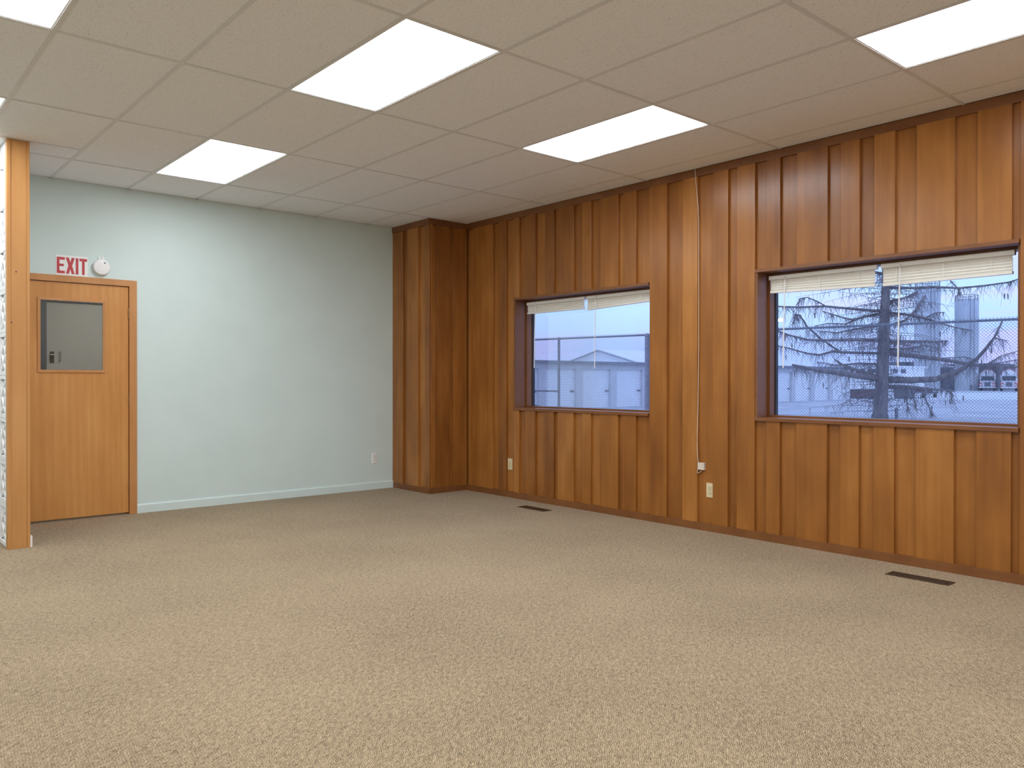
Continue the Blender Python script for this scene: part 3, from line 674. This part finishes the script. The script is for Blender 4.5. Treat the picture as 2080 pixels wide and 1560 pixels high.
# chain link fence
fe = empty('chain_link_fence', (15.4, 10.0, GZ), 'tall chain link fence with galvanised posts outside the windows', 'fence')
def FP(t): return (14.8+0.36*t/2.72, 15.24-2.70*t/2.72)     # t metres along the fence from the first post
RZ = 2.31
for kk in (-3, -2, -1, 0, 1, 2, 4, 5, 6):
    px, py = FP(2.72*kk); r = 0.062 if kk == 1 else 0.036
    MB().tube([(px, py, GZ, r), (px, py, RZ-0.02, r)], 10).build('post', GALV, fe)
    MB().lathe([(r+0.008, 0), (r+0.008, 0.02), (r*0.8, 0.05), (0.004, 0.065)], (px, py, RZ-0.02), (0, 0, 1), 10).build('post_cap', GALV, fe)
x0_, y0_ = FP(-9); x1_, y1_ = FP(17)
MB().tube([(x0_, y0_, RZ, 0.024), (x1_, y1_, RZ, 0.024)], 8).build('top_rail', GALV, fe)
xa_, ya_ = FP(0)
MB().tube([(x0_, y0_, 0.94, 0.022), (xa_, ya_, 0.92, 0.022)], 8).build('mid_rail', GALV, fe)
xm_, ym_ = FP(-0.15); xs_, ys_ = FP(-2.6)
MB().tube([(xs_, ys_, 0.78, 0.03), (xm_, ym_, 0.42, 0.03)], 6).build('brace_rod', GALV, fe)
ms = MB(); pitch = 0.060; hgt = RZ+0.05-(GZ+0.05); n = int(26/pitch)
for k in range(-int(hgt/pitch), n):
    for sgn in (1, -1):
        ta, tb = -9+k*pitch, -9+k*pitch+hgt
        za, zb = (GZ+0.05, RZ+0.05) if sgn > 0 else (RZ+0.05, GZ+0.05)
        if ta < -9:
            za = za+(zb-za)*(-9-ta)/hgt; ta = -9
        if tb > 17:
            zb = zb-(zb-za)*(tb-17)/(tb-ta); tb = 17
        if tb-ta < 0.02: continue
        pa, pb = FP(ta), FP(tb); off = 0.008*sgn
        ms.tube([(pa[0]-0.03+off, pa[1], za, 0.0030), (pb[0]-0.03+off, pb[1], zb, 0.0030)], 3, caps=False)
ms.build('wire_mesh', GALV, fe, kind='stuff')

# bare larch
TRUNK = [[36.058,16.429,-0.52,0.399],[36.074,16.415,-0.232,0.31],[36.121,16.375,1.054,0.277],[36.184,16.32,2.826,0.244],[36.215,16.294,3.933,0.21],[36.245,16.268,5.261,0.177],[36.258,16.256,6.81,0.155],[36.27,16.246,8.8,0.122],[36.265,16.251,11.011,0.089],[36.243,16.269,12.999,0.044]]
BRANCHES = [
 [[36.096,16.396,4.331,0.0665],[34.819,16.907,4.379,0.0569],[33.318,17.611,4.467,0.0475],[32.005,18.153,4.382,0.0384],[30.827,18.578,4.382,0.0295],[29.92,18.769,4.381,0.0208]],
 [[32.953,17.419,4.453,0.032],[32.56,17.547,4.629,0.0271],[32.088,17.743,4.782,0.0222],[31.7,17.867,4.723,0.0174],[31.489,17.837,4.476,0.0126]],
 [[36.097,16.396,4.221,0.0665],[35.952,17.112,4.123,0.0572],[36.051,17.619,3.999,0.0477],[36.141,18.133,4.125,0.0379],[36.134,18.731,4.345,0.0279],[36.206,19.261,4.523,0.0176]],
 [[36.113,17.65,4.004,0.0341],[36.338,18.16,3.86,0.0277],[36.182,18.999,3.92,0.0211],[36.241,19.653,3.839,0.0142]],
 [[35.982,16.494,3.025,0.0775],[34.626,17.032,3.021,0.0674],[33.26,17.576,2.974,0.0575],[32.241,17.822,2.971,0.0479],[31.158,18.123,3.155,0.0384],[30.328,18.206,3.334,0.0293],[29.509,18.279,3.425,0.0204]],
 [[35.343,17.892,2.492,0.0451],[34.391,18.291,3.061,0.0389],[33.584,18.566,3.62,0.0328],[33.035,18.617,4.125,0.0268],[32.574,18.592,4.142,0.0209],[32.231,18.465,3.749,0.0151]],
 [[35.984,16.493,2.427,0.0665],[35.193,17.538,2.479,0.0603],[34.949,18.112,2.533,0.054],[34.783,18.617,2.384,0.0476],[34.61,19.129,2.461,0.0411],[34.169,19.872,2.722,0.0345],[34.034,20.351,2.848,0.0278],[33.875,20.85,2.93,0.021]],
 [[35.986,16.491,1.319,0.1551],[34.638,16.81,1.425,0.1306],[33.364,17.064,1.549,0.1068],[32.114,17.298,1.647,0.0839],[31.043,17.377,1.782,0.0617],[30.143,17.308,1.851,0.0404]],
 [[35.986,16.491,1.364,0.0997],[35.957,17.221,1.612,0.0787],[35.877,17.994,1.891,0.057],[36.042,18.556,2.201,0.0347]],
 [[35.981,16.496,3.667,0.0554],[36.305,17.625,3.602,0.0437],[36.64,18.745,3.482,0.0313],[36.934,19.9,3.641,0.0181]],
 [[35.985,16.492,1.94,0.0554],[36.604,17.648,2.01,0.044],[37.053,18.952,1.942,0.0316],[37.54,20.222,2.137,0.0184]],
 [[36.362,16.167,5.394,0.0665],[36.77,15.392,5.336,0.0593],[37.263,14.543,5.343,0.0522],[37.742,13.707,5.264,0.0453],[38.205,12.884,5.334,0.0385],[38.653,12.075,5.445,0.0318],[38.769,11.552,5.616,0.0252]],
 [[37.756,14.117,5.626,0.0326],[37.832,13.84,5.282,0.0244],[37.742,13.706,4.941,0.0162]],
 [[36.348,16.179,4.265,0.0665],[37.432,15.665,4.181,0.057],[38.274,15.361,4.073,0.0474],[39.04,15.123,3.894,0.0375],[39.986,14.729,3.689,0.0275],[40.942,14.326,3.572,0.0174]],
 [[38.274,15.361,4.073,0.0338],[38.952,15.198,4.349,0.0239],[39.602,15.06,4.399,0.0138]],
 [[36.402,16.132,2.959,0.0886],[38.095,15.938,3.006,0.0701],[39.968,15.59,3.054,0.0506],[41.432,15.594,3.149,0.0299]],
 [[36.369,16.161,2.604,0.0554],[35.954,15.251,2.611,0.0413],[35.603,14.285,2.699,0.028],[35.063,13.483,2.536,0.0153]],
 [[36.403,16.131,2.427,0.1218],[36.832,15.408,2.331,0.1063],[37.384,14.58,2.193,0.0909],[37.923,13.762,2.013,0.0758],[38.205,13.166,1.879,0.0609],[38.641,12.438,1.789,0.0462],[39.225,11.581,1.828,0.0318]],
 [[36.355,16.172,1.253,0.1662],[36.656,15.331,1.232,0.1477],[37.021,14.435,1.276,0.1297],[37.202,13.697,1.553,0.112],[37.128,13.18,1.865,0.0948],[36.965,12.739,2.149,0.078],[36.793,12.306,2.609,0.0616],[36.537,11.946,2.996,0.0456],[36.289,11.579,3.631,0.03]],
 [[36.922,12.724,2.064,0.0312],[36.701,13.126,2.214,0.0219],[36.16,13.804,2.176,0.0126]],
 [[38.053,13.016,1.918,0.032],[37.986,12.228,1.968,0.0236],[38.129,11.259,2.161,0.0154]],
 [[38.022,12.619,1.975,0.0318],[38.958,12.445,2.308,0.0225],[40.317,11.906,2.629,0.0131]],
 [[36.356,16.172,0.921,0.0997],[37.881,15.842,0.916,0.0773],[39.524,15.41,0.795,0.0538],[41.024,15.101,0.717,0.0294]],
 [[36.404,11.903,2.949,0.0252],[36.587,11.744,2.909,0.0187],[36.786,11.573,2.848,0.0121]],
 [[38.445,15.636,0.869,0.0341],[38.73,15.531,0.366,0.0274],[39.016,15.425,-0.208,0.0206],[39.215,15.394,-0.373,0.0138]],
 [[37.6,15.943,0.871,0.0338],[37.472,15.843,0.199,0.0236],[37.393,15.699,-0.243,0.0134]],
 [[37.771,15.796,0.872,0.0338],[38.24,15.814,0.255,0.0239],[38.606,15.92,-0.052,0.0138]],
 [[40.504,15.127,0.745,0.0233],[40.61,15.035,0.511,0.0175],[40.506,15.126,0.068,0.0117]],
 [[36.361,16.168,5.925,0.0554],[36.055,15.305,6.073,0.0418],[35.817,14.382,6.125,0.0288],[35.704,13.352,5.962,0.0165]],
 [[36.176,16.327,6.013,0.0665],[35.737,17.129,6.189,0.0548],[35.199,18.016,6.187,0.0428],[34.646,18.916,6.047,0.0307],[34.252,19.679,5.951,0.0184]],
 [[36.364,16.165,4.774,0.0554],[38.41,16.3,5.102,0.038],[40.357,16.522,5.586,0.0191]],
 [[36.4,16.134,3.712,0.0554],[38.03,16.136,4.014,0.0433],[39.584,16.203,4.752,0.0305],[40.946,16.437,5.43,0.0169]],
 [[36.257,16.257,7.252,0.0665],[35.878,17.43,7.403,0.0507],[35.464,18.633,7.327,0.0344],[35.015,19.867,7.198,0.0175]],
 [[36.272,16.244,7.916,0.0665],[36.598,15.117,7.841,0.049],[37.067,13.867,7.595,0.032],[37.336,12.789,7.353,0.0157]],
 [[36.268,16.247,9.464,0.0554],[34.312,16.456,9.163,0.0333],[32.426,16.606,8.741,0.0125]],
 [[36.267,16.248,9.906,0.0554],[38.242,16.023,10.086,0.0354],[40.286,15.738,10.167,0.0141]],
 [[36.247,16.266,11.453,0.0332],[36.221,16.922,11.499,0.0224],[36.183,17.59,11.452,0.0114]],
 [[36.246,16.266,11.674,0.0332],[36.259,15.621,11.404,0.0219],[36.259,14.988,11.052,0.0108]]]

tr = empty('larch_tree', (TRUNK[0][0], TRUNK[0][1], GZ), 'bare larch tree with drooping branches beyond the fence', 'tree')
MB().tube([(a, b, c if i else GZ-0.05, r) for i, (a, b, c, r) in enumerate(TRUNK)], 14).build('trunk', BARK, tr, smooth=True)
rg = random.Random(11)
tw = MB(); cones = MB()
def twig(p, length, r0, ang, out):
    n = 4; pts = []; q = Vector(p); dirx = Vector((math.cos(ang), math.sin(ang), 0))*out + Vector((0, 0, -1))*(1-out*0.6)
    dirx.normalize()
    for i in range(n):
        pts.append((*q, r0*(1-0.6*i/(n-1))))
        q = q + dirx*(length/(n-1)); dirx = (dirx + Vector((rg.uniform(-.25, .25), rg.uniform(-.25, .25), -0.28))).normalized()
    tw.tube(pts, 3, caps=False); return q
for bi, br in enumerate(BRANCHES):
    MB().tube([(a, b, c, r) for a, b, c, r in br], 7).build('branch', BARK, tr, smooth=True)
    L = sum((Vector(br[i+1][:3])-Vector(br[i][:3])).length for i in range(len(br)-1))
    low = br[0][2] < 6.5
    cnt = int(L*(32 if low else 5))
    for q in range(cnt):
        t = rg.random()*(len(br)-1); i = int(t); f = t-i
        a, b = Vector(br[i][:3]), Vector(br[min(i+1, len(br)-1)][:3]); p = a.lerp(b, f)
        ln = rg.choice((0.22, 0.3, 0.4, 0.5, 0.7, 0.9))*rg.uniform(0.7, 1.2)
        end = twig(p, ln, rg.uniform(0.006, 0.012), rg.uniform(0, 2*math.pi), rg.uniform(0.1, 0.8))
        if rg.random() < 0.35: twig(p, ln*0.4, 0.009, rg.uniform(0, 6.28), 1.4)
        if rg.random() < 0.014:
            d = rg.uniform(0.02, 0.035)
            cones.lathe([(0.012, 0), (d, 0.08), (d*0.8, 0.2), (0.01, 0.27)], tuple(end), (0.05, 0, -1), 6)
# a second tier of finer side boughs that fill the crown
for q in range(230):
    i = rg.randrange(1, 7); a, b = Vector(TRUNK[i][:3]), Vector(TRUNK[i+1][:3]); p = a.lerp(b, rg.random()); 
    if p.z > 8: continue
    ang = rg.uniform(0, 2*math.pi); ln = rg.uniform(0.8, 3.2); pts = []; d = Vector((math.cos(ang), math.sin(ang), rg.uniform(-0.25, 0.15)))
    qv = p.copy()
    for k in range(6):
        pts.append((*qv, 0.017*(1-0.13*k))); qv = qv+d*(ln/5); d = d+Vector((rg.uniform(-.15, .15), rg.uniform(-.15, .15), rg.uniform(-.10, .06)))
    tw.tube(pts, 3, caps=False)
    for k in range(int(ln*5)):
        f = rg.random()*5; i2 = int(f); A, B = Vector(pts[i2][:3]), Vector(pts[min(i2+1, 5)][:3])
        twig(A.lerp(B, f-i2), rg.uniform(0.2, 0.6), 0.010, rg.uniform(0, 6.28), rg.uniform(0.1, 0.9))
tw.build('twigs', TWIG, tr, kind='stuff'); cones.build('cones', TWIG, tr, kind='stuff')
bo = MB().lathe([(0.075, 0), (0.075, 0.46), (0.05, 0.52), (0.01, 0.54)], (36.50, 15.88, GZ), (0, 0, 1), 12)
tag(bo.build('bollard', GALV), 'short grey bollard at the foot of the bare larch', 'bollard')

# yard lamp
yl_ = empty('yard_lamp', (58.2, 35.0, GZ), 'bright yard lamp glowing above the storage units', 'lamp')
MB().tube([(58.2, 34.9, GZ, 0.09), (58.2, 34.9, 6.0, 0.06)], 8).build('pole', GALV, yl_)
MB().tube([(58.2, 34.9, 5.95, 0.04), (58.3, 34.6, 6.12, 0.04)], 6).build('arm', GALV, yl_)
MB().lathe([(0.05, 0), (0.16, 0.05), (0.18, 0.14), (0.10, 0.24), (0.02, 0.28)], (58.3, 34.55, 5.93), (0, 0, 1), 10).build('lamp_head', YARDLAMP, yl_)

# concrete silos
def silo(label, x, y, r, top):
    e = empty('silo', (x, y, GZ), label, 'silo', 'silos of the concrete plant')
    MB().lathe([(r, 0), (r, top-GZ)], (x, y, GZ), (0, 0, 1), 28).build('shaft', CONC, e, smooth=False)
    MB().lathe([(r*0.9, 0), (r*0.9, 0.25), (0.3, 0.5)], (x, y, top), (0, 0, 1), 20).build('roof', CONC, e)
    m = MB()
    for k in range(12):
        t = k*math.pi/6; m.tube([(x+r*.95*math.cos(t), y+r*.95*math.sin(t), top, 0.05), (x+r*.95*math.cos(t), y+r*.95*math.sin(t), top+1.0, 0.05)], 4)
    for z in (0.5, 1.0):
        m.tube([(x+r*.95*math.cos(t*math.pi/12), y+r*.95*math.sin(t*math.pi/12), top+z, 0.05) for t in range(25)], 4)
    m.build('railing', GALV, e)
    lx = x-r*0.75; ly = y-r*0.75
    m = MB().tube([(lx-.25, ly+.2, GZ, 0.05), (lx-.25, ly+.2, top+0.8, 0.05)], 4).tube([(lx+.2, ly-.25, GZ, 0.05), (lx+.2, ly-.25, top+0.8, 0.05)], 4); m.build('ladder', GALV, e)
silo('wider pale concrete silo behind the larch branches', 146.5, 58.5, 2.05, 17.4)
silo('narrower concrete silo nearer the right edge of the large window', 151.7, 54.0, 1.86, 15.1)

# plant buildings and yard clutter
pb = empty('batch_plant', (158, 60, GZ), 'dark concrete batching plant sheds below the silos', 'building')
bx('shed', PLANT, pb, 150, 160, 58, 66, GZ, 3.6); bx('shed', PLANT, pb, 161, 170, 52, 70, GZ, 4.3); bx('hopper_house', PLANT, pb, 149, 153, 63, 68, GZ, 4.6)
MB().prism([(58, 3.6), (66, 3.6), (62, 4.6)], 'x', 149.7, 160.3).build('roof', ROOFM, pb)
MB().tube([(140, 66, 1.8, 0.25), (149, 64.5, 4.4, 0.25)], 5).build('conveyor', PLANT, pb)
for xx, yy in ((142, 65.7), (145, 65.2)): MB().tube([(xx, yy, GZ, 0.12), (xx+0.6, yy-0.1, 2.6, 0.12)], 5).build('conveyor_leg', GALV, pb)
for xx, yy, zz in ((148.9, 64.0, 1.4), (149.9, 61.0, 1.0), (149.9, 59.3, 1.6)): bx('window', TRUCKW, pb, xx-0.06, xx+0.02, yy, yy+0.8, zz, zz+0.8)
hb = empty('white_cabin', (112, 51, GZ), 'white site cabin with a dark window strip left of the larch trunk', 'building')
bx('walls', DOORW, hb, 107, 118, 47.5, 54, GZ, 2.95); bx('roof', SNOW, hb, 106.7, 118.3, 47.2, 54.3, 2.95, 3.2)
for yy in (48.2, 49.8, 51.4, 53.0): bx('window', DARKGLASS, hb, 106.95, 107.02, yy-0.6, yy+0.6, 2.2, 2.75)
for xx in (108, 110.5): bx('window', DARKGLASS, hb, xx, xx+1.4, 47.43, 47.52, 2.2, 2.75)
def dumpster(label, x, y, w_, d_, h_, mat):
    e = empty('dumpster', (x, y, GZ), label, 'dumpster', 'dumpsters in the yard')
    MB().prism([(x-w_/2+0.1, GZ+0.1), (x+w_/2-0.1, GZ+0.1), (x+w_/2, GZ+h_), (x-w_/2, GZ+h_)], 'y', y-d_/2, y+d_/2).build('bin', mat, e)
    bx('lid', PLANT, e, x-w_/2-0.03, x+w_/2+0.03, y-d_/2-0.03, y+d_/2+0.03, GZ+h_, GZ+h_+0.06)
    for sx in (-1, 1): bx('skid', PLANT, e, x+sx*w_/3-0.08, x+sx*w_/3+0.08, y-d_/2, y+d_/2, GZ, GZ+0.1)
dumpster('dark red dumpster between the storage units and the larch trunk', 75.5, 35.6, 1.8, 3.0, 0.85, RUST)
dumpster('dark grey dumpster just right of the larch trunk', 77.5, 33.0, 1.4, 1.4, 0.9, PLANT)
tl = empty('flatbed_trailer', (85, 36, GZ), 'low dark flatbed trailer parked beyond the larch', 'trailer')
bx('deck', PLANT, tl, 82.5, 86, 33.2, 36.0, GZ+0.45, GZ+0.62); bx('load', RUST, tl, 83, 85.5, 33.6, 35.6, GZ+0.62, GZ+1.0); bx('rail', TRUCKW, tl, 82.42, 82.5, 33.2, 36.0, GZ+0.44, GZ+0.52)
for xx, yy in ((82.8, 33.4), (82.8, 35.7), (85.6, 33.4), (85.6, 35.7)): MB().lathe([(0.24, 0), (0.24, 0.2)], (xx, yy-0.1, GZ+0.24), (0, 1, 0), 14).build('wheel', RUBBER, tl)

def mixer(label, x, y, ang):
    """mixer truck at the origin facing -y', then turned and moved into place"""
    e = empty('mixer_truck', (0, 0, 0), label, 'truck', 'mixer trucks parked at the plant')
    bx('hood', TRUCKW, e, -0.75, 0.75, -4.3, -3.0, 0.75, 1.65); bx('grille', PLANT, e, -0.45, 0.45, -4.36, -4.3, 0.75, 1.5)
    bx('bumper', TRUCKW, e, -1.2, 1.2, -4.5, -4.34, 0.5, 0.75)
    for s_ in (-1, 1):
        MB().prism([(-4.2, 0.75), (-2.9, 0.75), (-2.95, 1.15), (-3.4, 1.35), (-3.9, 1.3)], 'x', s_*0.75 if s_ > 0 else -1.2, 1.2 if s_ > 0 else -0.75).build('fender', TRUCKR, e)
        bx('headlight', DOORW, e, s_*0.95-0.14, s_*0.95+0.14, -4.24, -4.18, 0.9, 1.12)
    cabm = bx('cab', TRUCKW, e, -1.1, 1.1, -3.0, -1.6, 0.75, 2.75); bx('windshield', DARKGLASS, cabm, -0.95, 0.95, -3.03, -2.99, 1.75, 2.5)
    bx('chassis', PLANT, e, -0.5, 0.5, -3.0, 4.0, 0.6, 0.95)
    dr = MB().lathe([(0.4, 0), (1.0, 0.6), (1.25, 1.8), (1.2, 2.8), (0.7, 4.6), (0.5, 4.9)], (0, -1.3, 1.95), (0, 1, 0.22), 18).build('drum', TRUCKW, e)
    MB().lathe([(1.20, 0), (1.28, 0.25), (1.27, 0.7), (1.0, 0.9)], (0, 0.55, 2.36), (0, 1, 0.22), 18).build('drum_stripe', TRUCKR, dr)
    MB().prism([(3.0, 2.9), (4.2, 2.6), (4.2, 2.9), (3.0, 3.4)], 'x', -0.4, 0.4).build('chute', TRUCKR, e)
    for s_ in (-1, 1):
        for yy in (-3.6, 1.4, 2.7): MB().lathe([(0.52, 0), (0.52, 0.35)], (s_*1.05-0.17, yy, 0.52), (1, 0, 0), 16).build('wheel', RUBBER, e)
    e.location = (x, y, GZ); e.rotation_euler = (0, 0, ang)
A = math.radians(-72)
mixer('white and red mixer truck facing the large window', 152.0, 47.5, A)
mixer('mixer truck half hidden left of the front facing one', 154.0, 51.4, A)
mixer('mixer truck cut off by the right edge of the large window', 153.0, 44.2, A)

# faint bare tree on the skyline behind the shed
bt = empty('skyline_tree', (104, 84, GZ), 'faint bare tree on the skyline behind the snowy shed', 'tree')
MB().tube([(104, 84, GZ, 0.25), (104, 84.2, 3.0, 0.18), (104.1, 84.1, 6.2, 0.05)], 7).build('trunk', TWIG, bt)
tb = MB()
for q in range(220):
    a = rg.uniform(0, 6.28); z0 = rg.uniform(1.6, 5.6); ln = rg.uniform(0.8, 2.6)
    tb.tube([(104, 84.1, z0, 0.03), (104+ln*.5*math.cos(a), 84.1+ln*.5*math.sin(a), z0+ln*.35, 0.02), (104+ln*math.cos(a), 84.1+ln*math.sin(a), z0+ln*.75, 0.012)], 3, caps=False)
tb.build('twigs', TWIG, bt, kind='stuff')
